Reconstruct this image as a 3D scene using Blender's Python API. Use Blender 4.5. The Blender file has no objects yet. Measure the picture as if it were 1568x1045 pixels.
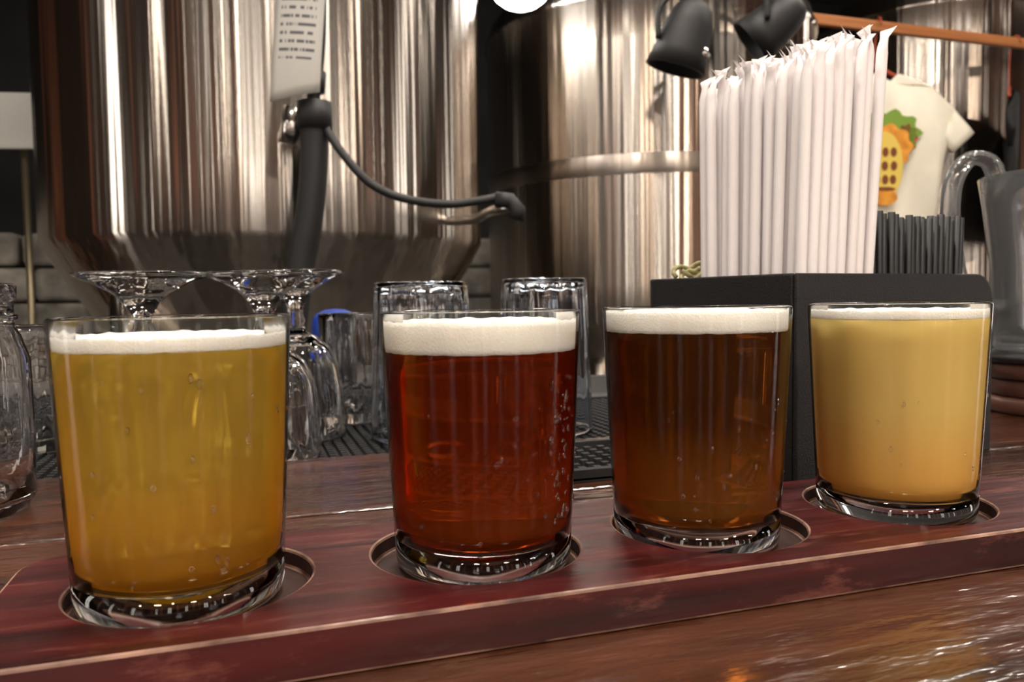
import bpy, bmesh, math, random
from mathutils import Vector, Matrix
random.seed(7)
D=bpy.data; SC=bpy.context.scene; COL=SC.collection
CY,SY=0.949,0.315
def W(X,Z,h=0.0):
    # survey frame (right, ahead) measured at 18.4 deg to the bar -> bar-aligned world
    return Vector((CY*X+SY*Z,-SY*X+CY*Z,h))
# ---------------------------------------------------------------- materials
def newmat(name):
    m=D.materials.new(name); m.use_nodes=True; nt=m.node_tree; nt.nodes.clear()
    out=nt.nodes.new('ShaderNodeOutputMaterial'); return m,nt,out
def N(nt,t,**kw):
    n=nt.nodes.new('ShaderNode'+t)
    for k,v in kw.items():
        if k in n.inputs: n.inputs[k].default_value=v
        else: setattr(n,k,v)
    return n
def c4(c): return (c[0],c[1],c[2],1)
def ramp(nt,stops):
    r=nt.nodes.new('ShaderNodeValToRGB'); e=r.color_ramp.elements
    while len(e)<len(stops): e.new(0.5)
    for i,(p,c) in enumerate(stops): e[i].position=p; e[i].color=c4(c)
    return r
def pbr(name,col,rough=.5,metal=0,noise=0,nscale=20,bump=0,bscale=200,coat=0,**kw):
    m,nt,out=newmat(name); b=N(nt,'BsdfPrincipled'); L=nt.links.new
    b.inputs['Base Color'].default_value=c4(col); b.inputs['Roughness'].default_value=rough
    b.inputs['Metallic'].default_value=metal; b.inputs['Coat Weight'].default_value=coat
    for k,v in kw.items(): b.inputs[k].default_value=v
    tc=N(nt,'TexCoord')
    if noise:
        n=N(nt,'TexNoise'); n.inputs['Scale'].default_value=nscale; n.inputs['Detail'].default_value=4
        L(tc.outputs['Object'],n.inputs['Vector'])
        r=ramp(nt,[(.3,[c*(1-noise) for c in col]),(.7,[min(1,c*(1+noise)) for c in col])])
        L(n.outputs['Fac'],r.inputs['Fac']); L(r.outputs['Color'],b.inputs['Base Color'])
    if bump:
        n=N(nt,'TexNoise'); n.inputs['Scale'].default_value=bscale; n.inputs['Detail'].default_value=3
        L(tc.outputs['Object'],n.inputs['Vector'])
        bp=N(nt,'Bump'); bp.inputs['Strength'].default_value=bump; bp.inputs['Distance'].default_value=.002
        L(n.outputs['Fac'],bp.inputs['Height']); L(bp.outputs['Normal'],b.inputs['Normal'])
    L(b.outputs[0],out.inputs[0]); return m
def wood(name,dark,light,rough=.3,scale=(3,40,40),coat=.5,bump=.3,island=True,bdist=.0015,wscale=45,scuff=None,wst=(.5,1.6,1)):
    m,nt,out=newmat(name); L=nt.links.new; b=N(nt,'BsdfPrincipled')
    tc=N(nt,'TexCoord'); mp=N(nt,'Mapping'); mp.inputs['Scale'].default_value=scale
    L(tc.outputs['Object'],mp.inputs['Vector'])
    geo=N(nt,'NewGeometry'); add=N(nt,'VectorMath',operation='ADD')
    if island:
        mu=N(nt,'Math',operation='MULTIPLY'); mu.inputs[1].default_value=37
        L(geo.outputs['Random Per Island'],mu.inputs[0])
        L(mu.outputs[0],add.inputs[1])
    L(mp.outputs[0],add.inputs[0])
    n=N(nt,'TexNoise'); n.inputs['Scale'].default_value=1; n.inputs['Detail'].default_value=8; n.inputs['Distortion'].default_value=.6
    L(add.outputs[0],n.inputs['Vector'])
    r=ramp(nt,[(.3,dark),(.52,[(a+c)/2 for a,c in zip(dark,light)]),(.75,light)])
    L(n.outputs['Fac'],r.inputs['Fac']); col=r.outputs['Color']
    if scuff:
        for sc,lo,hi,mx in (((18,150,60),.55,.70,.8),((9,11,40),.60,.68,.55)):
            n3=N(nt,'TexNoise'); n3.inputs['Scale'].default_value=1; n3.inputs['Detail'].default_value=10; n3.inputs['Roughness'].default_value=.75
            mp3=N(nt,'Mapping'); mp3.inputs['Scale'].default_value=sc; L(tc.outputs['Object'],mp3.inputs['Vector']); L(mp3.outputs[0],n3.inputs['Vector'])
            sr=N(nt,'MapRange'); sr.inputs['From Min'].default_value=lo; sr.inputs['From Max'].default_value=hi; sr.inputs['To Max'].default_value=mx; L(n3.outputs['Fac'],sr.inputs['Value'])
            mc=N(nt,'Mix',data_type='RGBA'); mc.inputs[7].default_value=c4(scuff); L(sr.outputs[0],mc.inputs[0]); L(col,mc.inputs[6]); col=mc.outputs[2]
    L(col,b.inputs['Base Color'])
    rr=N(nt,'MapRange'); rr.inputs['To Min'].default_value=rough*.7; rr.inputs['To Max'].default_value=rough*1.4
    L(n.outputs['Fac'],rr.inputs['Value']); L(rr.outputs[0],b.inputs['Roughness'])
    n2=N(nt,'TexNoise'); n2.inputs['Scale'].default_value=wscale; n2.inputs['Detail'].default_value=3
    mp2=N(nt,'Mapping'); mp2.inputs['Scale'].default_value=wst
    L(tc.outputs['Object'],mp2.inputs['Vector']); L(mp2.outputs[0],n2.inputs['Vector'])
    ad=N(nt,'Math',operation='ADD'); L(n.outputs['Fac'],ad.inputs[0]); L(n2.outputs['Fac'],ad.inputs[1])
    bp=N(nt,'Bump'); bp.inputs['Strength'].default_value=bump; bp.inputs['Distance'].default_value=bdist
    L(ad.outputs[0],bp.inputs['Height']); L(bp.outputs['Normal'],b.inputs['Normal']); L(bp.outputs['Normal'],b.inputs['Coat Normal'])
    b.inputs['Coat Weight'].default_value=coat; b.inputs['Coat Roughness'].default_value=.12
    L(b.outputs[0],out.inputs[0]); return m
def glassmat(name,col=(1,1,1),rough=0,ior=1.48):
    m,nt,out=newmat(name); g=N(nt,'BsdfGlass'); g.inputs['Color'].default_value=c4(col)
    g.inputs['Roughness'].default_value=rough; g.inputs['IOR'].default_value=ior
    nt.links.new(g.outputs[0],out.inputs[0]); return m
def thinglass(name,col=(.97,.98,.97),ior=1.45,smudge=0.0,rough=.04):
    m,nt,out=newmat(name); L=nt.links.new
    t=N(nt,'BsdfTransparent'); t.inputs[0].default_value=c4(col)
    g=N(nt,'BsdfGlossy'); g.inputs['Roughness'].default_value=rough; g.inputs['Color'].default_value=(1,1,1,1)
    f=N(nt,'Fresnel'); f.inputs['IOR'].default_value=ior
    mx=N(nt,'MixShader')
    L(f.outputs[0],mx.inputs[0]); L(t.outputs[0],mx.inputs[1]); L(g.outputs[0],mx.inputs[2])
    last=mx
    if smudge:
        d=N(nt,'BsdfDiffuse'); d.inputs[0].default_value=(.9,.9,.9,1)
        m2=N(nt,'MixShader'); m2.inputs[0].default_value=smudge; L(mx.outputs[0],m2.inputs[1]); L(d.outputs[0],m2.inputs[2]); last=m2
    L(last.outputs[0],out.inputs[0]); return m
def beermat(name,tint,body,fac,rough=.2,low=None,tr=.5):
    """tint: refracted colour, body: scattering colour (haze/yeast); low: colour near the glass foot, painting in the amber glow there"""
    m,nt,out=newmat(name); L=nt.links.new
    tc=N(nt,'TexCoord'); sx=N(nt,'SeparateXYZ'); L(tc.outputs['Object'],sx.inputs[0])
    mr=N(nt,'MapRange'); mr.inputs['From Min'].default_value=.012; mr.inputs['From Max'].default_value=.05; L(sx.outputs['Z'],mr.inputs['Value'])
    low=low or body
    cr=ramp(nt,[(0,low),(1,body)]); L(mr.outputs[0],cr.inputs['Fac'])  # glow near the foot is painted into the scattering colour
    r=N(nt,'BsdfRefraction'); r.inputs['Color'].default_value=c4(tint); r.inputs['Roughness'].default_value=rough; r.inputs['IOR'].default_value=1.33
    d=N(nt,'BsdfDiffuse'); t=N(nt,'BsdfTranslucent'); L(cr.outputs[0],d.inputs[0]); L(cr.outputs[0],t.inputs[0])
    dm=N(nt,'MixShader'); dm.inputs[0].default_value=tr; L(d.outputs[0],dm.inputs[1]); L(t.outputs[0],dm.inputs[2])
    mx=N(nt,'MixShader'); mx.inputs[0].default_value=fac; L(r.outputs[0],mx.inputs[1]); L(dm.outputs[0],mx.inputs[2])
    L(mx.outputs[0],out.inputs[0])
    return m
def emis(name,col,s):
    m,nt,out=newmat(name); e=N(nt,'Emission'); e.inputs[0].default_value=c4(col); e.inputs[1].default_value=s
    nt.links.new(e.outputs[0],out.inputs[0]); return m
def steelmat(name,col=(.55,.495,.44),rough=.22,streak=.38):
    m,nt,out=newmat(name); L=nt.links.new; b=N(nt,'BsdfPrincipled')
    b.inputs['Metallic'].default_value=1; b.inputs['Base Color'].default_value=c4(col)
    b.inputs['Anisotropic'].default_value=1.0; b.inputs['Anisotropic Rotation'].default_value=.25
    tg=N(nt,'Tangent',direction_type='RADIAL',axis='Z'); L(tg.outputs[0],b.inputs['Tangent'])
    tc=N(nt,'TexCoord'); mp=N(nt,'Mapping'); mp.inputs['Scale'].default_value=(20,20,.25); L(tc.outputs['Object'],mp.inputs['Vector'])
    n=N(nt,'TexNoise'); n.inputs['Scale'].default_value=1; n.inputs['Detail'].default_value=2.5; L(mp.outputs[0],n.inputs['Vector'])
    bp=N(nt,'Bump'); bp.inputs['Strength'].default_value=streak; bp.inputs['Distance'].default_value=.014
    L(n.outputs['Fac'],bp.inputs['Height']); L(bp.outputs['Normal'],b.inputs['Normal'])
    b.inputs['Roughness'].default_value=rough
    L(b.outputs[0],out.inputs[0]); return m

M_GLASS=glassmat('clear_glass'); M_GLASSB=glassmat('clear_glass_blue',(.95,.97,1))
M_WATER=glassmat('condensation_water',ior=1.33)
M_THIN=thinglass('thin_glass_wall',ior=1.22,rough=.09)
M_STEEL=steelmat('brushed_stainless_steel')
M_PIPE=pbr('polished_steel_fitting',(.65,.61,.57),.2,1)
M_BLACK=pbr('black_plastic',(.008,.008,.009),.5,bump=.3,bscale=900)
M_RUBBER=pbr('black_rubber',(.02,.021,.023),.6)
M_FOAM=pbr('beer_foam',(.97,.95,.89),.8,bump=.35,bscale=1100)
fb=M_FOAM.node_tree.nodes['Principled BSDF']; fb.inputs['Subsurface Weight'].default_value=.6
fb.inputs['Subsurface Radius'].default_value=(.006,.005,.004); fb.inputs['Subsurface Scale'].default_value=1
M_BOARD=wood('red_stained_wood',(.016,.002,.0025),(.115,.010,.010),.36,(4,80,60),.12,.4,island=False,scuff=(.26,.085,.06))
M_WORN=wood('worn_wood_edge',(.04,.008,.007),(.55,.33,.24),.5,(45,45,45),.1,.4,island=False)
M_HOLE=pbr('darkened_hole_wood',(.045,.016,.012),.6,noise=.4,nscale=80)  # recess colour set dark to make the shallow holes read deep
M_BAR=wood('lacquered_bar_wood',(.013,.004,.002),(.12,.038,.016),.25,(4,38,38),.8,.8,bdist=.0019,wscale=90,wst=(.4,1.5,1))
M_BARD=wood('dark_cabinet_wood',(.02,.009,.005),(.06,.028,.014),.5,(20,20,2),.1)
M_RAIL=wood('orange_pine_rail',(.35,.12,.04),(.60,.25,.09),.4,(2,50,50),.2)
# ---------------------------------------------------------------- mesh helpers
def add(name,bm,mats,parent=None,smooth=True,loc=(0,0,0),rot=(0,0,0)):
    me=D.meshes.new(name); bmesh.ops.recalc_face_normals(bm,faces=bm.faces[:]); bm.to_mesh(me); bm.free()
    if not isinstance(mats,(list,tuple)): mats=[mats]
    for m in mats: me.materials.append(m)
    if smooth:
        me.polygons.foreach_set('use_smooth',[True]*len(me.polygons))
    o=D.objects.new(name,me); COL.objects.link(o); o.location=loc; o.rotation_euler=rot
    if parent: o.parent=parent
    return o
def empty(name,loc=(0,0,0),rot=(0,0,0)):
    o=D.objects.new(name,None); o.empty_display_size=.05; COL.objects.link(o); o.location=loc; o.rotation_euler=rot; return o
def lathe(bm,prof,seg=64,flute=None,closed=False,mat=0,cx=0,cy=0):
    rings=[]
    for r,z in prof:
        if r<1e-6: rings.append([bm.verts.new((cx,cy,z))]); continue
        ring=[]
        for i in range(seg):
            a=2*math.pi*i/seg; rr=r*(flute(a,z,r) if flute else 1)
            ring.append(bm.verts.new((cx+rr*math.cos(a),cy+rr*math.sin(a),z)))
        rings.append(ring)
    n=len(rings); rg=range(n if closed else n-1)
    for k in rg:
        A=rings[k]; B=rings[(k+1)%n]
        for i in range(seg):
            j=(i+1)%seg
            if len(A)==1 and len(B)==1: break
            if len(A)==1: f=bm.faces.new((A[0],B[i],B[j]))
            elif len(B)==1: f=bm.faces.new((A[i],B[0],A[j]))
            else: f=bm.faces.new((A[i],A[j],B[j],B[i]))
            f.material_index=mat
    return bm
def sm(pts,n=6):
    """catmull-rom resample of polyline"""
    pts=[Vector(p) for p in pts]; out=[]
    for i in range(len(pts)-1):
        p0=pts[max(i-1,0)];p1=pts[i];p2=pts[i+1];p3=pts[min(i+2,len(pts)-1)]
        for k in range(n):
            t=k/n; out.append(.5*((2*p1)+(p2-p0)*t+(2*p0-5*p1+4*p2-p3)*t*t+(3*p1-p0-3*p2+p3)*t**3))
    out.append(pts[-1]); return out
def tube(bm,pts,rad,seg=12,caps=True,mat=0):
    pts=[Vector(p) for p in pts]; n=len(pts)
    t=(pts[1]-pts[0]).normalized(); up=Vector((0,0,1)) if abs(t.z)<.9 else Vector((1,0,0))
    u=t.cross(up).normalized(); rings=[]
    for i,p in enumerate(pts):
        t=((pts[min(i+1,n-1)]-pts[max(i-1,0)])).normalized()
        u=(u-t*u.dot(t)).normalized(); v=t.cross(u)
        r=rad[i] if isinstance(rad,(list,tuple)) else rad
        if not isinstance(r,tuple): r=(r,r)
        rings.append([bm.verts.new(p+u*r[0]*math.cos(2*math.pi*k/seg)+v*r[1]*math.sin(2*math.pi*k/seg)) for k in range(seg)])
    for i in range(n-1):
        for k in range(seg):
            f=bm.faces.new((rings[i][k],rings[i][(k+1)%seg],rings[i+1][(k+1)%seg],rings[i+1][k])); f.material_index=mat
    if caps:
        f=bm.faces.new(rings[0][::-1]); f.material_index=mat; f=bm.faces.new(rings[-1]); f.material_index=mat
def box(bm,x0,x1,y0,y1,z0,z1,mat=0):
    v=[bm.verts.new((x,y,z)) for z in (z0,z1) for y in (y0,y1) for x in (x0,x1)]
    for q in ((0,2,3,1),(4,5,7,6),(0,1,5,4),(2,6,7,3),(0,4,6,2),(1,3,7,5)):
        f=bm.faces.new([v[i] for i in q]); f.material_index=mat
def prism(bm,poly,z0,z1,mat=0,axis='z'):
    def P(a,b,c): return (a,b,c) if axis=='z' else (a,c,b)
    lo=[bm.verts.new(P(x,y,z0)) for x,y in poly]; hi=[bm.verts.new(P(x,y,z1)) for x,y in poly]
    n=len(poly)
    fs=[bm.faces.new(lo[::-1]),bm.faces.new(hi)]+[bm.faces.new((lo[i],lo[(i+1)%n],hi[(i+1)%n],hi[i])) for i in range(n)]
    for f in fs: f.material_index=mat
def bevel(o,w,seg=2,mat=-1,ang=35):
    b=o.modifiers.new('bevel','BEVEL'); b.width=w; b.segments=seg; b.limit_method='ANGLE'; b.angle_limit=math.radians(ang); b.material=mat
    return b
# ---------------------------------------------------------------- room
FZ=-1.07; CZ=1.9; X0,X1,Y0,Y1=-2.4,4.6,-3.6,4.2
def room(name,a,m):
    bm=bmesh.new(); box(bm,*a); o=add(name,bm,m,smooth=False); return o
M_WALLN=pbr('dark_plaster',(.022,.022,.024),.8,noise=.5,nscale=3)
M_WALLS=pbr('dark_tan_plaster',(.050,.036,.028),.8,noise=.3,nscale=2)
M_FLOOR=pbr('sealed_concrete_floor',(.07,.06,.05),.4,noise=.3,nscale=4)
M_CEIL=pbr('dark_ceiling_paint',(.05,.045,.04),.9)
room('floor',(X0-.1,X1+.1,Y0-.1,Y1+.1,FZ-.1,FZ),M_FLOOR)
room('ceiling',(X0-.1,X1+.1,Y0-.1,Y1+.1,CZ,CZ+.1),M_CEIL)
room('wall_north',(X0-.1,X1+.1,Y1,Y1+.1,FZ,CZ),M_WALLN)
room('wall_south',(X0-.1,X1+.1,Y0-.1,Y0,FZ,CZ),M_WALLS)
room('wall_west',(X0-.1,X0,Y0,Y1,FZ,CZ),M_WALLS)
room('wall_east',(X1,X1+.1,Y0,Y1,FZ,CZ),M_WALLS)
M_POST=wood('streak_post_oak',(.35,.12,.07),(.80,.36,.22),.5,(30,30,2),.1)  # posts added out of view as stripes for the tanks to reflect
k=0
for x in (-2.0,-1.25,-.15,.95,1.35,2.3,3.25,4.2):
    k+=1; bm=bmesh.new(); box(bm,x-.07,x+.07,Y0+.002,Y0+.14,FZ,CZ); box(bm,x-.10,x+.10,Y0+.002,Y0+.17,FZ,FZ+.15); add('streak_post_%d'%k,bm,M_POST,smooth=False)
for y in (-2.6,-1.2,.2,1.6,2.8):
    for xx,s in ((X0,1),(X1,-1)):
        k+=1; bm=bmesh.new(); a,b=sorted((xx+s*.002,xx+s*.12)); box(bm,a,b,y-.07,y+.07,FZ,CZ); add('streak_post_%d'%k,bm,M_POST,smooth=False)
M_PANEL=emis('streak_panel_glow',(1,.93,.85),7)  # glowing panels added out of view to streak the tank reflections
M_FRAME=pbr('white_window_frame',(.7,.68,.64),.5)
def streak_panel(i,x,y,rz,w):
    e=empty('streak_panel_%d'%i,(x,y,0.35),(0,0,rz))
    bm=bmesh.new(); box(bm,-w,w,.004,.012,-.75,.95); add('pane',bm,M_PANEL,e,False)
    bm=bmesh.new(); f=w+.04
    box(bm,-f,-w,.004,.05,-.8,1);box(bm,w,f,.004,.05,-.8,1);box(bm,-f,f,.004,.05,.95,1);box(bm,-f-.03,f+.03,.004,.08,-.84,-.78)
    box(bm,-.012,.012,.012,.04,-.75,.95);box(bm,-w,w,.012,.04,.1,.13); add('frame',bm,M_FRAME,e,False)
for i,(x,w) in enumerate(((-1.65,.08),(-.7,.12),(.45,.07),(1.9,.16),(2.8,.06),(3.75,.12))): streak_panel(i+1,x,Y0,0,w)
streak_panel(7,X0,-1.9,-math.pi/2,.14); streak_panel(8,X0,.9,-math.pi/2,.12); streak_panel(9,X1,-.5,math.pi/2,.15); streak_panel(10,X1,2.2,math.pi/2,.12); streak_panel(11,X0,-.45,-math.pi/2,.06)
# ---------------------------------------------------------------- bar counter
BT=-.015
e=empty('bar_counter',(0,0,0))
bm=bmesh.new(); ys=[-.33,-.185,-.04,.105,.25,.398,.545]
for a,b in zip(ys[:-1],ys[1:]): box(bm,-1.7,2.6,a+.0012,b-.0012,BT-.035,BT)
o=add('plank_top',bm,M_BAR,e,False); bevel(o,.002,2)
bm=bmesh.new(); box(bm,-1.65,2.55,-.05,.543,FZ,BT-.0355)
for x in [-1.4+.5*i for i in range(8)]: box(bm,x-.03,x+.03,-.065,-.05,FZ,BT-.036)
add('cabinet',bm,M_BARD,e,False)
e=empty('back_bar_station',(0,0,0)); SZ=-.026
bm=bmesh.new(); box(bm,-1.65,2.55,.547,.90,SZ-.03,SZ); box(bm,-1.65,2.55,.89,.90,SZ,SZ+.02); box(bm,-1.6,2.5,.56,.88,FZ,SZ-.03)
add('steel_shelf',bm,pbr('dull_steel_shelf',(.25,.25,.25),.35,1),e,False)
def mat_obj(name,x0,x1,y0,y1,z,sp=.0085):
    z+=.0002; bm=bmesh.new(); box(bm,x0,x1,y0,y1,z,z+.0022)
    for (a,b,c,d) in ((x0,x1,y0,y0+.006),(x0,x1,y1-.006,y1),(x0,x0+.006,y0,y1),(x1-.006,x1,y0,y1)): box(bm,a,b,c,d,z+.001,z+.007)
    nx=int((x1-x0-.016)/sp); ny=int((y1-y0-.016)/sp)
    for i in range(nx):
        for j in range(ny):
            x=x0+.010+i*sp; y=y0+.010+j*sp; box(bm,x,x+.0045,y,y+.0045,z+.002,z+.006)
    return add(name,bm,M_RUBBER,smooth=False)
mat_obj('rubber_bar_mat',-.62,.62,.556,.80,SZ)
mat_obj('rubber_bar_mat',.085,.245,.412,.50,BT,.0095)
MT=SZ+.0075
# ---------------------------------------------------------------- flight board
bm=bmesh.new()
def arc(cx,cy,r,a0,a1,n=8): return [(cx+r*math.cos(math.radians(a0+(a1-a0)*i/n)),cy+r*math.sin(math.radians(a0+(a1-a0)*i/n))) for i in range(n+1)]
y0,y1=.222,.320; yc=.271
poly=arc(-.077+.016,y1-.016,.016,90,180)+arc(-.077+.016,y0+.016,.016,180,270)
poly+=[(.285,y0)]+[(.300,y0+.003),(.318,y0+.012),(.334,y0+.024),(.352,y0+.0325),(.375,y0+.035)]
poly+=arc(.49,yc-.014+.008,.008,270,360)+arc(.49,yc+.014-.008,.008,0,90)
poly+=[(.375,y1-.035),(.352,y1-.0325),(.334,y1-.024),(.318,y1-.012),(.300,y1-.003),(.285,y1)]
prism(bm,poly,BT+.0002,0)
board=add('beer_flight_board',bm,[M_BOARD,M_WORN,M_HOLE],smooth=False)
holes=[(-.019,.275),(.0765,.275),(.171,.272),(.265,.272)]
cut=bmesh.new()
for hx,hy in holes: lathe(cut,[(0,-.0065),(.0375,-.0065),(.0375,.01),(0,.01)],72,cx=hx,cy=hy)
co=add('cutter',cut,[M_HOLE],smooth=False)
md=board.modifiers.new('b','BOOLEAN'); md.object=co; md.operation='DIFFERENCE'; md.solver='EXACT'
bpy.context.view_layer.update(); dg=bpy.context.evaluated_depsgraph_get()
nm=D.meshes.new_from_object(board.evaluated_get(dg)); board.modifiers.clear(); board.data=nm
D.objects.remove(co)
for i,mm in enumerate((M_BOARD,M_WORN,M_HOLE)):
    if i<len(nm.materials): nm.materials[i]=mm
    else: nm.materials.append(mm)
for p in nm.polygons:
    c=p.center; inh=any((c.x-hx)**2+(c.y-hy)**2<.0379**2 for hx,hy in holes) and c.z<-.0005 and c.z>BT+.001
    p.material_index=2 if inh else 0
bevel(board,.0010,2,1,40)
# ---------------------------------------------------------------- beer glasses
rd_=random.Random(21)
def beer_glass(loc,mat,ztop,zfoam,rot=0,drops=()):
    e=empty('beer_glass',loc,(0,0,rot))
    H=.092; R0=.0315; R1=.0362
    ro=lambda z:R0+(R1-R0)*(z/H)**.9
    B=.0118
    bm=bmesh.new()
    lathe(bm,[(0,.0012),(.020,.0010),(.0265,.0),(.0298,.0004),(.0312,.0018),(.0319,.004),(ro(B),B),(ro(B)-.0016,B+.0002),(.027,B-.0008),(.015,B-.0014),(0,B-.0016)],72)
    add('glass_foot',bm,M_GLASS,e)
    bm=bmesh.new(); zs=[B+.0003+(H-.0008-B)*i/10 for i in range(11)]
    prof=[(ro(z),z) for z in zs]+[(R1-.0002,H-.0001),(R1-.0008,H+.0003),(R1-.0014,H-.0001)]+[(ro(z)-.0016,z) for z in zs[::-1]]
    lathe(bm,prof,72,closed=True); add('glass_wall',bm,M_THIN,e)
    bm=bmesh.new(); rl=lambda z:ro(z)-.0012
    zz=[B+.0006+(ztop-B-.0006)*i/8 for i in range(9)]
    lathe(bm,[(0,B+.0004),(rl(B)-.003,B+.0004),(rl(B)-.0006,B+.0014)]+[(rl(z),z) for z in zz[1:]]+[(0,ztop)],72); add('beer',bm,mat,e)
    bm=bmesh.new(); rf=lambda z:ro(z)-.0014
    prof=[(0,ztop+.0001),(rf(ztop),ztop+.0001)]+[(rf(z),z) for z in [ztop+(zfoam-ztop)*k/6 for k in range(1,7)]]+[(rf(zfoam)-.003,zfoam-.0006),(.02,zfoam-.0003),(.01,zfoam),(0,zfoam)]
    lathe(bm,prof,96)
    for v in bm.verts:
        d=math.sin(v.co.x*700+v.co.y*310)*math.sin(v.co.y*520-v.co.x*190)
        if abs(v.co.z-ztop)<.0005: v.co.z+=d*.0002
        elif v.co.z>zfoam-.001: v.co.z+=d*.0004
    add('foam_head',bm,M_FOAM,e)
    # condensation beads on the outside of the wall; drops = (angle, spread, zlow, zhigh, count)
    bm=bmesh.new()
    for a0,sp,z0,z1,n in drops:
        for _ in range(n):
            a=a0+rd_.gauss(0,sp)-rot; z=rd_.uniform(z0,z1); s=rd_.uniform(.0003,.0009)
            M=Matrix.Translation((ro(z)*math.cos(a),ro(z)*math.sin(a),z))@Matrix.Rotation(a,4,'Z')@Matrix.Diagonal((s*.6,s,s*rd_.uniform(1,2.2),1))
            bmesh.ops.create_icosphere(bm,subdivisions=2,radius=1,matrix=M)
    if len(bm.verts): add('condensation',bm,M_WATER,e)
    else: bm.free()
    return e
B1=beermat('golden_ale',(1,.85,.33),(1.0,.69,.12),.38,.10,low=(1.0,.46,.04),tr=.4)
B2=beermat('red_ale',(.90,.30,.08),(.25,.030,.006),.32,.07,low=(.70,.15,.015))
B3=beermat('brown_ale',(.90,.47,.16),(.15,.050,.013),.28,.07,low=(.85,.36,.06))
B4=beermat('hazy_wheat_beer',(1,.78,.4),(1.0,.76,.27),.97,.3,low=(1.0,.57,.13),tr=.26)
HB=-.0063; f_=-1.9
beer_glass((-.0225,.2770,HB),B1,.0822,.0865,drops=((-1.4,.7,.015,.075,26),))
beer_glass((.0800,.2775,HB),B2,.0780,.0888,rot=1,drops=((-.95,.10,.020,.070,60),(-1.3,.5,.015,.06,25)))
beer_glass((.1665,.2735,HB),B3,.0828,.0910,rot=2,drops=((-1.3,.6,.015,.06,30),))
beer_glass((.2665,.2745,HB),B4,.0856,.0895,rot=3,drops=((-1.4,.7,.015,.06,14),))
# ---------------------------------------------------------------- mason jar
e=empty('mason_jar',W(-.284,.392,BT+.0002))
bm=bmesh.new(); H=.116
fl=lambda a,z,r:1+(.022*max(0,math.sin(math.pi*min(1,max(0,(z-.008)/.07))))*math.cos(10*a) if r>.033 else 0)
lathe(bm,[(0,.004),(.028,.0035),(.032,0),(.037,.002),(.040,.008),(.0405,.04),(.040,.078),(.036,.090),(.0335,.094),(.0335,.097),(.0352,.098),(.0352,.1),(.0335,.101),(.0335,.107),(.035,.108),(.035,H-.001),(.0335,H),
 (.032,H-.001),(.0315,.095),(.034,.088),(.037,.078),(.0375,.04),(.037,.010),(.033,.007),(0,.0068)],96,flute=fl)
add('jar_body',bm,M_GLASS,e)
# ---------------------------------------------------------------- upside-down goblets
def goblet(X,Z,fr,top,bowl=.037):
    p=W(X,Z,MT); e=empty('beer_goblet',p); h=top-MT
    bm=bmesh.new()
    P=[(0,h),(fr*.55,h-.0006),(fr-.002,h-.0012),(fr,h-.0028),(fr-.001,h-.0042),(fr*.72,h-.008),(fr*.42,h-.015),(fr*.25,h-.0225),(.0065,h-.030),(.0058,h-.036),(.0075,h-.041),(.0062,h-.045),(.008,h-.050)]
    zb=h-.050
    P+=[(.016,zb-.004),(.026,zb-.013),(.0325,zb-.027),(bowl*.97,zb*.35),(bowl,.010),(bowl*.985,.001),(bowl*.975,0),(bowl*.965,.001),(bowl*.96,.010),(bowl*.925,zb*.35),(.030,zb-.028),(.0235,zb-.016),(.013,zb-.0085),(0,zb-.006)]
    lathe(bm,P,72,flute=lambda a,z,r:1+(.015*math.cos(12*a) if (z<zb-.006 and z>.012) else (.02*math.cos(10*a) if z>h-.02 and z<h-.003 else 0)))
    add('goblet_body',bm,M_GLASS,e)
goblet(-.2480,.535,.0425,.112)
goblet(-.171,.551,.0385,.112,.036)
goblet(-.1735,.640,.0385,.116,.038)
# ---------------------------------------------------------------- inverted pint glasses + fluted tumblers
def pint(X,Z,r,top,mat=M_GLASSB):
    e=empty('pint_glass',W(X,Z,MT)); h=top-MT; bm=bmesh.new(); rb=r*1.12
    P=[(0,h-.0012),(r*.9,h-.001),(r*.97,h),(r,h-.0015),(r*1.01,h-.02),(rb,.004),(rb,.0005),(rb-.001,0),(rb-.0016,.0005),(rb-.0016,.004),(r*1.01-.0016,h-.020),(r-.0018,h-.005),(r*.9,h-.0038),(0,h-.0038)]
    lathe(bm,P,96,flute=lambda a,z,q:1+(.018*math.cos(16*a) if z>.03 and z<h-.004 and q>r*.9 else 0)); add('pint_body',bm,mat,e)
pint(-.0715,.630,.0370,.104); pint(.0265,.650,.0345,.106)
def rocks(X,Z,r,top):
    e=empty('fluted_tumbler',W(X,Z,MT)); h=top-MT; bm=bmesh.new()
    P=[(0,.002),(r*.8,0),(r*.86,.002),(r*.92,h*.5),(r,h-.006),(r,h-.001),(r-.001,h),(r-.0022,h-.001),(r-.003,h*.6),(r*.8,.012),(0,.010)]
    lathe(bm,P,96,flute=lambda a,z,q:1+(.035*math.cos(14*a) if .004<z<h-.008 and q>r*.5 else 0)); add('tumbler_body',bm,M_GLASS,e)
rocks(-.1400,.720,.034,.079); rocks(-.36,.60,.033,.075)
e=empty('syrup_bottle',W(-.185,.835,SZ)); bm=bmesh.new()
lathe(bm,[(0,0),(.024,0),(.026,.003),(.026,.060),(.022,.073),(.018,.078),(0,.079)],40); add('bottle',bm,pbr('smoked_bottle',(.03,.03,.035),.15),e)
bm=bmesh.new(); lathe(bm,[(0,.078),(.0235,.078),(.0245,.081),(.0235,.096),(.019,.103),(.010,.107),(0,.108)],40,flute=lambda a,z,r:1+.015*math.cos(24*a)); add('cap',bm,pbr('blue_plastic',(.006,.04,.32),.4),e)
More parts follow.
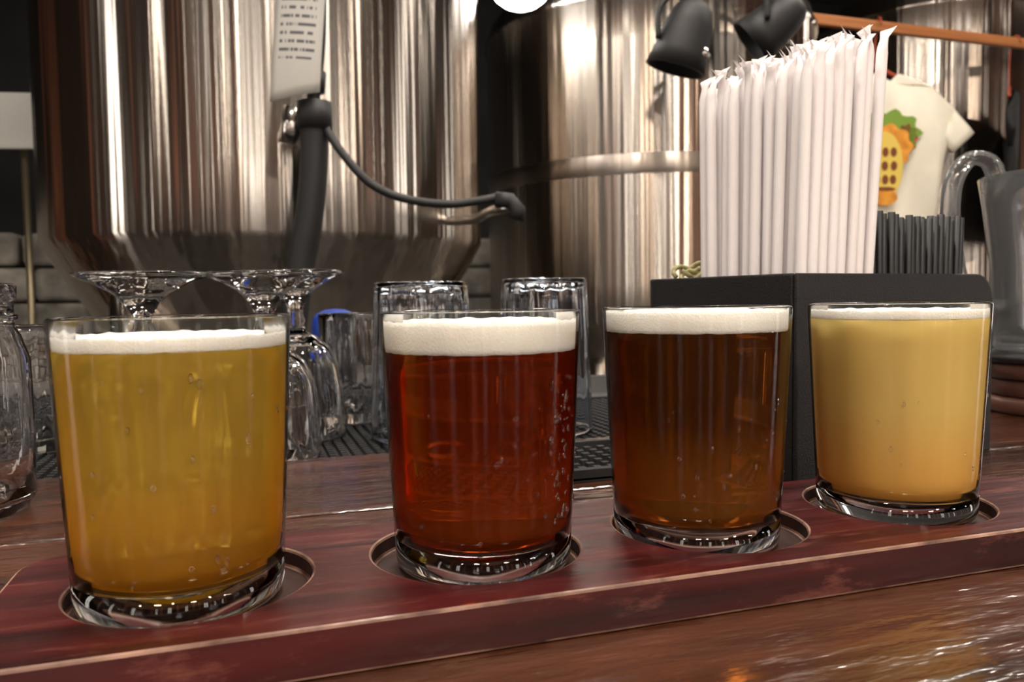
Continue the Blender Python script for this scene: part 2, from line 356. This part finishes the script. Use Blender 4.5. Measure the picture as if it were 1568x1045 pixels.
# ---------------------------------------------------------------- bar caddy
CA=math.radians(11.3); CP=(.2816,.3596,BT+.0002)
cad=empty('bar_caddy',CP,(0,0,CA))
CW,CD,CH=.186,.123,.1165; t=.003; DX=.068
bm=bmesh.new()
fp=[(0,0),(CW,0)]+arc(CW-.018,CH-.018,.018,0,90)+[(0,CH)]
prism(bm,fp,0,t,axis='y'); prism(bm,fp,CD-t,CD,axis='y')
box(bm,0,t,t,CD-t,0,CH); box(bm,CW-t,CW,t,CD-t,0,CH-.018)
box(bm,t,CW-t,t,CD-t,0,t); box(bm,DX,DX+.0025,t,CD-t,t,CH-.006); box(bm,t,DX,.085,.0875,t,CH-.008); box(bm,DX+.0025,CW-t,.062,.0645,t,CH-.010)
o=add('caddy_box',bm,M_BLACK,cad,False); bevel(o,.0012,2)
bm=bmesh.new()
for k in range(9): box(bm,.106,.178,.067+k*.0055,.0715+k*.0055,t,CH-.022+.002*(k%3))
add('napkins',bm,pbr('dark_napkin',(.03,.03,.035),.9),cad,False)
bm=bmesh.new(); rnd=random.Random(3)
pts=[]
for r_ in range(10):
    for c in range(8):
        pts.append((.0085+c*.0076+(r_%2)*.0030,.0085+r_*.0079))
for (x,y) in pts:
    x=min(x,DX-.0042); u=(x-.0085)/.058; v=(y-.0085)/.07
    ht=.236+.019*u+rnd.uniform(-.005,.005)
    lean=(.002+.010*u+rnd.uniform(-.002,.002), (v-.5)*.010)
    r=.0032+rnd.uniform(-.0002,.0002); P=[];R=[]
    for k in range(9):
        f=k/8; P.append((x+lean[0]*f**1.2,y+lean[1]*f,.0035+(ht-.016)*f)); R.append((r,r))
    tx,ty,tz=P[-1]; dx,dy=rnd.uniform(-.005,.006),rnd.uniform(-.004,.002)
    P+= [(tx+dx*.1,ty,tz+.004),(tx+dx*.4,ty+dy*.3,tz+.009),(tx+dx,ty+dy,tz+.014)]
    R+= [(r*1.05,r*.6),(r*.9,r*.25),(r*1.6,r*.12)]
    tube(bm,P,R,10)
    q=Vector(P[-1]); s=rnd.choice((-1,1))
    a=bm.verts.new(q+Vector((-.003,0,-.003))); b=bm.verts.new(q+Vector((.003,0,-.002))); c=bm.verts.new(q+Vector((s*.0075,-.001,.0035))); d=bm.verts.new(q+Vector((s*.002,.001,.001)))
    bm.faces.new((a,b,c,d))
mst=pbr('white_straw_paper',(.94,.90,.91),.6,bump=.15,bscale=300)
add('wrapped_drinking_straws',bm,mst,None,True,loc=CP,rot=(0,0,CA))
bm=bmesh.new()
for i in range(17):
    for j in range(8):
        x=DX+.0062+i*.0051+rnd.uniform(-.0006,.0006); y=.0075+j*.0066
        lx=(i-5)*.0006+rnd.uniform(-.002,.002)
        h=.152+rnd.uniform(-.002,.002)
        tube(bm,[(x,y,.0035),(x+lx*.5,y,h*.5),(x+lx,y,h)],.0022,8,caps=True)
add('black_stir_straws',bm,pbr('black_straw_plastic',(.003,.003,.004),.5),None,True,loc=CP,rot=(0,0,CA))
bm=bmesh.new()
for k in range(7):
    cx=.016+.012*(k%4); cy=.099+.007*(k//4); pr=[]
    for a in range(0,13): 
        th=a/12*math.pi*1.8+k; pr.append((cx+.009*math.cos(th),cy+.005*math.sin(th),CH+.001+.004*math.sin(th*1.3+k)+.003*(k%3)))
    tube(bm,pr,.0016,8)
tube(bm,[(.03,.103,.0035),(.03,.103,CH)],.009,10)
add('twine_coil',bm,pbr('olive_twine',(.33,.30,.14),.7,noise=.4,nscale=300),None,True,loc=CP,rot=(0,0,CA))
# ---------------------------------------------------------------- pitcher on round wooden riser
pp=W(.480,.690,BT+.0002); e=empty('round_wooden_riser',pp)
mco=wood('brown_stained_riser',(.05,.017,.012),(.15,.06,.038),.4,(20,20,20),.2)
for k,(r,h0,h1) in enumerate(((.062,0,.014),(.058,.014,.030),(.062,.030,.044),(.066,.044,.052))):
    bm=bmesh.new(); lathe(bm,[(0,h0),(r-.003,h0),(r,h0+.003),(r,h1-.003),(r-.003,h1),(0,h1)],64); add('tier_%d'%k,bm,M_BLACK if k==3 else mco,e)
e=empty('plastic_pitcher',pp+Vector((0,0,.0523))); e.scale=(1,1,.8)
M_PIT=thinglass('clear_plastic',(.93,.94,.95),1.55,.05,.08)
bm=bmesh.new(); lathe(bm,[(0,.004),(.045,.002),(.05,0),(.054,.004),(.055,.03),(.058,.10),(.064,.16),(.068,.19),(.0665,.191),(.062,.16),(.0555,.10),(.0525,.03),(.051,.010),(0,.009)],72)
add('pitcher_body',bm,M_PIT,e)
bm=bmesh.new(); hd=Vector((-.95,.31,0))
hp=[(.052,.05),(.075,.052),(.092,.075),(.0985,.11),(.102,.15),(.099,.185),(.086,.208),(.068,.204),(.060,.176)]
tube(bm,sm([hd*a+Vector((0,0,z)) for a,z in hp],6),.0078,16); add('pitcher_handle',bm,M_PIT,e)
# ---------------------------------------------------------------- brewing tanks
def tank(loc,R,zb,zt,cone=.62,dome=.16,weld=None,name='brewing_tank'):
    e=empty(name,(loc.x,loc.y,0))
    bm=bmesh.new(); seg=160
    P=[(.03,zb-cone),(.05,zb-cone+.01),(R-.05,zb-.085),(R-.022,zb-.040),(R-.008,zb-.014),(R,zb)]
    P+=[(R,zb+(zt-zb)*i/8) for i in range(1,9)]
    P+=[(R+.006,zt+.003),(R+.006,zt+.016),(R,zt+.02)]
    P+=[(R*math.cos(a),zt+.02+dome*math.sin(a)) for a in [math.radians(x) for x in (12,25,40,55,70,82)]]+[(0,zt+.02+dome)]
    P=[(0,zb-cone)]+P
    lathe(bm,P,seg); add('tank_shell',bm,M_STEEL,e)
    if weld:
        bm=bmesh.new()
        for w in weld: lathe(bm,[(R-.002,w-.024),(R+.0006,w-.023),(R+.0012,w),(R+.0006,w+.023),(R-.002,w+.024)],seg)
        add('weld_bands',bm,M_BAND,e)
    bm=bmesh.new()
    for k in range(4):
        a=math.pi/4+k*math.pi/2; x=(R-.07)*math.cos(a); y=(R-.07)*math.sin(a)
        tube(bm,[(x,y,FZ),(x,y,zb-.10)],.028,20)
        tube(bm,[(x,y,FZ),(x,y,FZ+.015)],.06,20)
    tube(bm,[(0,0,zb-cone+.02),(0,0,zb-cone-.1),(0,.0,zb-cone-.12)],.03,20); 
    add('legs_and_drain',bm,M_PIPE,e)
    bm=bmesh.new(); lathe(bm,[(.12,zt+dome*.9),(.12,zt+dome+.07),(.14,zt+dome+.075),(.14,zt+dome+.095),(.05,zt+dome+.12),(0,zt+dome+.12)],48); add('top_manway',bm,M_PIPE,e)
    return e
M_BAND=steelmat('ground_weld_steel',(.46,.40,.35),.40,.2)
t1=tank(W(-.4926,1.679),.43,.205,1.15,dome=.15)
t2=tank(W(.385,2.27),.445,.03,.77,cone=.6,dome=.17,weld=[.395])
t3=tank(W(1.907,3.74),.5,.0,1.25,cone=.6,dome=.18)
rel=lambda X,Z,h: W(X,Z,h)-Vector((t1.location.x,t1.location.y,0))
bm=bmesh.new()
tube(bm,sm([rel(-.300,1.62,1.36),rel(-.292,1.45,1.38),rel(-.284,1.25,1.32),rel(-.280,1.20,1.1),rel(-.276,1.2,.56),rel(-.289,1.2,.40),rel(-.292,1.2,.36)],6),.010,14)
tube(bm,sm([rel(-.289,1.2,.375),rel(-.291,1.2,.30),rel(-.300,1.2,.22),rel(-.315,1.2,.145),rel(-.335,1.2,.0),rel(-.35,1.25,-.2),rel(-.40,1.4,-.40),rel(-.48,1.62,-.50)],6),.0205,16)
tube(bm,[rel(-.289,1.2,.345),rel(-.289,1.2,.385)],.026,16)
tube(bm,[rel(-.289,1.2,.40),rel(-.286,1.2,.43)],.016,16)
tube(bm,sm([rel(-.285,1.2,.385),rel(-.265,1.19,.335),rel(-.22,1.18,.276),rel(-.185,1.18,.25),rel(-.142,1.18,.236),(rel(-.09,1.18,.230)),rel(-.043,1.19,.236),rel(-.015,1.2,.240),rel(.006,1.22,.225)],6),.0062,12)
tube(bm,[rel(-.022,1.2,.238),rel(.0,1.2,.236),rel(.012,1.2,.222),rel(.008,1.2,.208)],.012,14)
add('blowoff_hose',bm,M_BLACK,t1)
bm=bmesh.new()
tube(bm,sm([rel(.008,1.2,.228),rel(-.03,1.24,.225),rel(-.07,1.40,.228),rel(-.16,1.53,.24)],6),.008,14)
tube(bm,[rel(-.292,1.2,.37),rel(-.32,1.25,.368),rel(-.36,1.30,.366)],.014,14)
tube(bm,[rel(-.325,1.235,.385),rel(-.335,1.235,.33)],.020,14)
add('valve_fittings',bm,M_PIPE,t1)
m,nt,out=newmat('printed_label_paper'); L=nt.links.new; b=N(nt,'BsdfPrincipled'); b.inputs['Roughness'].default_value=.7
tc=N(nt,'TexCoord'); s=N(nt,'SeparateXYZ'); L(tc.outputs['Generated'],s.inputs[0])
mu=N(nt,'Math',operation='MULTIPLY'); mu.inputs[1].default_value=17; L(s.outputs['Z'],mu.inputs[0])
fr=N(nt,'Math',operation='FRACT'); L(mu.outputs[0],fr.inputs[0]); lt=N(nt,'Math',operation='LESS_THAN'); lt.inputs[1].default_value=.38; L(fr.outputs[0],lt.inputs[0])
fl=N(nt,'Math',operation='FLOOR'); L(mu.outputs[0],fl.inputs[0]); cb=N(nt,'CombineXYZ'); mx_=N(nt,'Math',operation='MULTIPLY'); mx_.inputs[1].default_value=9; L(s.outputs['X'],mx_.inputs[0]); L(mx_.outputs[0],cb.inputs[0]); L(fl.outputs[0],cb.inputs[1])
no=N(nt,'TexNoise'); no.inputs['Scale'].default_value=1.7; L(cb.outputs[0],no.inputs['Vector']); gt=N(nt,'Math',operation='GREATER_THAN'); gt.inputs[1].default_value=.44; L(no.outputs['Fac'],gt.inputs[0])
a1=N(nt,'Math',operation='GREATER_THAN'); a1.inputs[1].default_value=.14; L(s.outputs['X'],a1.inputs[0]); a2=N(nt,'Math',operation='LESS_THAN'); a2.inputs[1].default_value=.86; L(s.outputs['X'],a2.inputs[0]); a3=N(nt,'Math',operation='GREATER_THAN'); a3.inputs[1].default_value=.3; L(s.outputs['Z'],a3.inputs[0])
p=lt
for q in (gt,a1,a2,a3):
    k=N(nt,'Math',operation='MULTIPLY'); L(p.outputs[0],k.inputs[0]); L(q.outputs[0],k.inputs[1]); p=k
mc=N(nt,'Mix',data_type='RGBA'); mc.inputs[6].default_value=(.50,.49,.46,1); mc.inputs[7].default_value=(.10,.10,.12,1); L(p.outputs[0],mc.inputs[0]); L(mc.outputs[2],b.inputs['Base Color']); L(b.outputs[0],out.inputs[0])
M_LABEL=m
bm=bmesh.new(); g={}
for i in range(9):
    for j in range(13):
        u=i/8-.5; v=j/12-.5
        g[i,j]=bm.verts.new((u*.072,-.006*math.cos(u*3)+.004*math.sin(v*4),v*.19+.018*u))
for i in range(8):
    for j in range(12): bm.faces.new((g[i,j],g[i+1,j],g[i+1,j+1],g[i,j+1]))
o=add('paper_label',bm,M_LABEL,t1,loc=rel(-.302,1.172,.480),rot=(0,math.radians(4),math.radians(-20)))
o.modifiers.new('s','SOLIDIFY').thickness=.0006
# ---------------------------------------------------------------- spotlights near tank 2
def spotlight(p,s=1,ry=.4,rz=0):
    e=empty('hanging_spotlight',p,(0,0,rz)); bm=bmesh.new()
    lathe(bm,[(0,.075*s),(.022*s,.073*s),(.035*s,.06*s),(.045*s,.03*s),(.052*s,-.02*s),(.058*s,-.055*s),(.054*s,-.055*s),(.048*s,-.02*s),(.02*s,.03*s),(0,.03*s)],40)
    add('lamp_head',bm,M_BLACK,e,rot=(ry,.25,0))
    bm=bmesh.new(); lathe(bm,[(0,.02*s),(.016*s,.012*s),(.018*s,0),(.01*s,-.008*s),(0,-.01*s)],24)
    add('lens',bm,M_PIPE,e,loc=(.02*s,-.025*s,-.035*s))
    bm=bmesh.new(); tube(bm,[(0,0,.05*s),(0,0,CZ-p.z)],.008,10); tube(bm,[(0,0,CZ-p.z-.03),(0,0,CZ-p.z)],.04,16)
    tube(bm,sm([(-.055*s,0,0),(-.05*s,0,.06*s),(0,0,.09*s),(.05*s,0,.06*s),(.055*s,0,0)],5),.006,8); add('stem_and_yoke',bm,M_BLACK,e)
spotlight(W(.352,1.62,.600),1.05,.2); spotlight(W(.565,1.74,.665),1.0,.9,.8)
# ---------------------------------------------------------------- clothes rail, hangers, shirts
e=empty('clothes_rail'); RN,RZ=2.27,1.015
bm=bmesh.new(); box(bm,.75,4.0,RN-.012,RN+.012,RZ-.018,RZ+.018); o=add('rail_bar',bm,M_RAIL,e,False); bevel(o,.004,2)
bm=bmesh.new()
for x in (.85,1.6,2.62,3.7): tube(bm,[(x,RN,RZ),(x,RN,CZ)],.003,8)
add('drop_wires',bm,M_BLACK,e)
def shirt(name,s,col,hmat,rz,logo=False,scale=1,drop=.2):
    root=empty(name,(s,RN,RZ-drop),(0,0,rz)); root.scale=(scale,)*3
    R=[(.075,.0),(.13,-.015),(.21,-.045),(.30,-.12),(.375,-.215),(.30,-.285),(.235,-.215),(.228,-.35),(.225,-.50),(.222,-.68)]
    outl=[(x,z) for x,z in R]+[(-x,z) for x,z in R[::-1]]+[(-.045,-.028),(0,-.04),(.045,-.028)]
    bm=bmesh.new(); vs=[bm.verts.new((x,0,z)) for x,z in outl]; f=bm.faces.new(vs)
    bmesh.ops.triangulate(bm,faces=[f]); bmesh.ops.subdivide_edges(bm,edges=bm.edges[:],cuts=3,use_grid_fill=True)
    for v in bm.verts:
        x,z=v.co.x,v.co.z; v.co.y=.016*math.sin(x*34+z*6)*min(1,-z*2.5)+.03*(abs(x)*2)**2+.01*math.sin(z*14+x*9)
    o=add('shirt_cloth',bm,pbr(name+'_cotton',col,.85,noise=.06,nscale=9,bump=.2,bscale=400),root); md=o.modifiers.new('s','SOLIDIFY'); md.thickness=.02; md.offset=1
    bm=bmesh.new(); h=drop/scale
    tube(bm,sm([(-.2,.014,-.045),(-.08,.014,.0),(0,.014,.035),(.08,.014,.0),(.2,.014,-.045)],5),.007,10)
    tube(bm,sm([(0,.014,.035),(0,.014,h-.06),(.0,.0,h+.02),(0,-.018,h+.028),(0,-.03,h)],5),.003,8); add('hanger',bm,hmat,root)
    if logo:
        def disc(nm,cx,cz,rx,rz_,mat,y,n=28,wob=0):
            bm=bmesh.new(); bm.faces.new([bm.verts.new((cx+rx*(1+wob*math.cos(9*a))*math.cos(a),y,cz+rz_*(1+wob*math.cos(9*a))*math.sin(a))) for a in [2*math.pi*i/n for i in range(n)]])
            o=add(nm,bm,mat,root,False); o.modifiers.new('s','SOLIDIFY').thickness=.001
        or_=pbr('print_orange',(.85,.33,.04),.8,noise=.3,nscale=25); gn=pbr('print_green',(.22,.36,.05),.8); ye=pbr('print_yellow',(.85,.62,.12),.8); br=pbr('print_brown',(.22,.06,.02),.8); rd=pbr('print_red',(.6,.08,.06),.8)
        disc('print_leaves',.03,-.22,.115,.08,gn,-.040,40,.12); disc('print_flower',.095,-.24,.04,.05,rd,-.041,28,.15); disc('print_glow',.02,-.27,.095,.08,or_,-.042,40,.08)
        disc('print_mug',.01,-.34,.070,.125,ye,-.043)
        for k,(x,z) in enumerate([(-.022,-.29),(.012,-.29),(.044,-.29),(-.025,-.34),(.01,-.34),(.045,-.34),(-.02,-.39),(.012,-.39),(.042,-.39)]): disc('print_face_%d'%k,x,z,.012,.017,br,-.044)
        disc('print_base',.01,-.455,.05,.03,or_,-.044); disc('print_teeth',.01,-.425,.042,.008,br,-.045)
    return root
M_HR=pbr('red_plastic_hanger',(.45,.07,.03),.4)
shirt('cream_t_shirt',2.105,(.92,.86,.72),M_HR,math.radians(-14),True,.94,.165)
shirt('black_t_shirt',2.735,(.012,.012,.014),M_HR,math.radians(40),False,.8,.19)
# ---------------------------------------------------------------- left background
e=empty('notice_sign',W(-1.62,2.55,0)); 
bm=bmesh.new(); box(bm,-.16,.115,-.012,.0,.60,.76); box(bm,-.165,.12,-.02,.004,.585,.60); o=add('sign_board',bm,pbr('white_sign',(.85,.85,.80),.6),e,False); o.rotation_euler=(0,0,-.2)
bm=bmesh.new(); tube(bm,[(.07,.02,FZ),(.07,.02,.74)],.011,12); tube(bm,[(.07,.02,FZ),(.07,.02,FZ+.02)],.12,24); add('post',bm,pbr('brass_post',(.45,.38,.25),.35,.8),e)
bm=bmesh.new(); rnd=random.Random(11)
for r_ in range(12):
    x=-2.2+rnd.uniform(0,.1); z=FZ+.117*r_
    while x<.9:
        w=rnd.uniform(.13,.3); d=rnd.uniform(0,.05)
        box(bm,x,x+w-.012,3.02-d,3.24,z+.004,z+.112); x+=w
o=add('stone_half_wall',bm,pbr('grey_fieldstone',(.36,.34,.30),.85,noise=.6,nscale=9,bump=1,bscale=30),smooth=False); bevel(o,.018,3)
# ---------------------------------------------------------------- lamps
M_BULB=emis('fill_bulb_glow',(1,.90,.78),85); M_SHADE=pbr('black_enamel_shade',(.02,.02,.02),.35)
def pendant(p,r=.035,shade=True,mat=M_BULB):
    e=empty('globe_or_fill_pendant',p); bm=bmesh.new(); lathe(bm,[(0,-r)]+[(r*math.cos(a),r*math.sin(a)) for a in [math.radians(x) for x in range(-75,76,15)]]+[(0,r)],32); add('bulb',bm,mat,e)
    bm=bmesh.new(); tube(bm,[(0,0,r),(0,0,r+.05)],.018,12); tube(bm,[(0,0,r+.03),(0,0,CZ-p[2])],.004,8)
    if shade: lathe(bm,[(.02,r+.05),(.05,r+.04),(.10,r+.01),(.13,-.02),(.133,-.022),(.103,r+.013),(.052,r+.044),(.02,r+.054)],40)
    add('cord_and_shade',bm,M_SHADE,e)
pl=W(.030,1.80,0); pendant((pl.x,pl.y,.806),.078,False,emis('globe_glow',(1,.96,.90),14))
for (x,y,z) in ((-1.1,-.9,.95),(-.2,-1.1,.95),(.75,-.9,.95),(1.7,-1.0,.95),(2.6,-.6,.95),(-1.5,.5,1.2)): pendant((x,y,z),.045)  # unseen pendants added for tank streaks and front light on the glasses
def area(name,loc,s,p,col):
    l=D.lights.new(name,'AREA'); l.shape='DISK'; l.size=s; l.energy=p; l.color=col
    o=D.objects.new(name,l); COL.objects.link(o); o.location=loc; return o
for i,(x,y,p) in enumerate(((-.55,-.15,10),(.15,-.45,11),(.85,-.2,11),(-.25,.75,12),(.35,1.0,13),(.95,.9,11),(1.75,1.25,12),(2.5,1.5,10))):  # overhead light split into added small spots for narrow streaks
    area('added_ceiling_spot',(x,y,1.87),.16,p,(1,.90,.79))
area('ceiling_light_lounge',(-1.2,-2.4,1.87),.4,34,(1,.78,.58))
area('ceiling_light_lounge',(.8,-2.8,1.87),.4,34,(1,.78,.58))
area('ceiling_light_lounge',(3.0,-2.2,1.87),.4,34,(1,.80,.62))
w=D.worlds.new('world'); SC.world=w; w.use_nodes=True; w.node_tree.nodes['Background'].inputs[0].default_value=(.05,.045,.04,1); w.node_tree.nodes['Background'].inputs[1].default_value=1
# ---------------------------------------------------------------- camera
cd=D.cameras.new('camera'); cam=D.objects.new('camera',cd); COL.objects.link(cam); SC.camera=cam
cd.lens=28; cd.sensor_width=36; cd.clip_start=.01
R=Matrix.Rotation(math.radians(-18.36),4,'Z')@Matrix.Rotation(math.radians(90-3.05),4,'X')@Matrix.Rotation(math.radians(-.8),4,'Z')
cam.matrix_world=Matrix.Translation((0,0,.090))@R
cd.dof.use_dof=True; cd.dof.focus_distance=.33; cd.dof.aperture_fstop=18
SC.view_settings.view_transform='Standard'
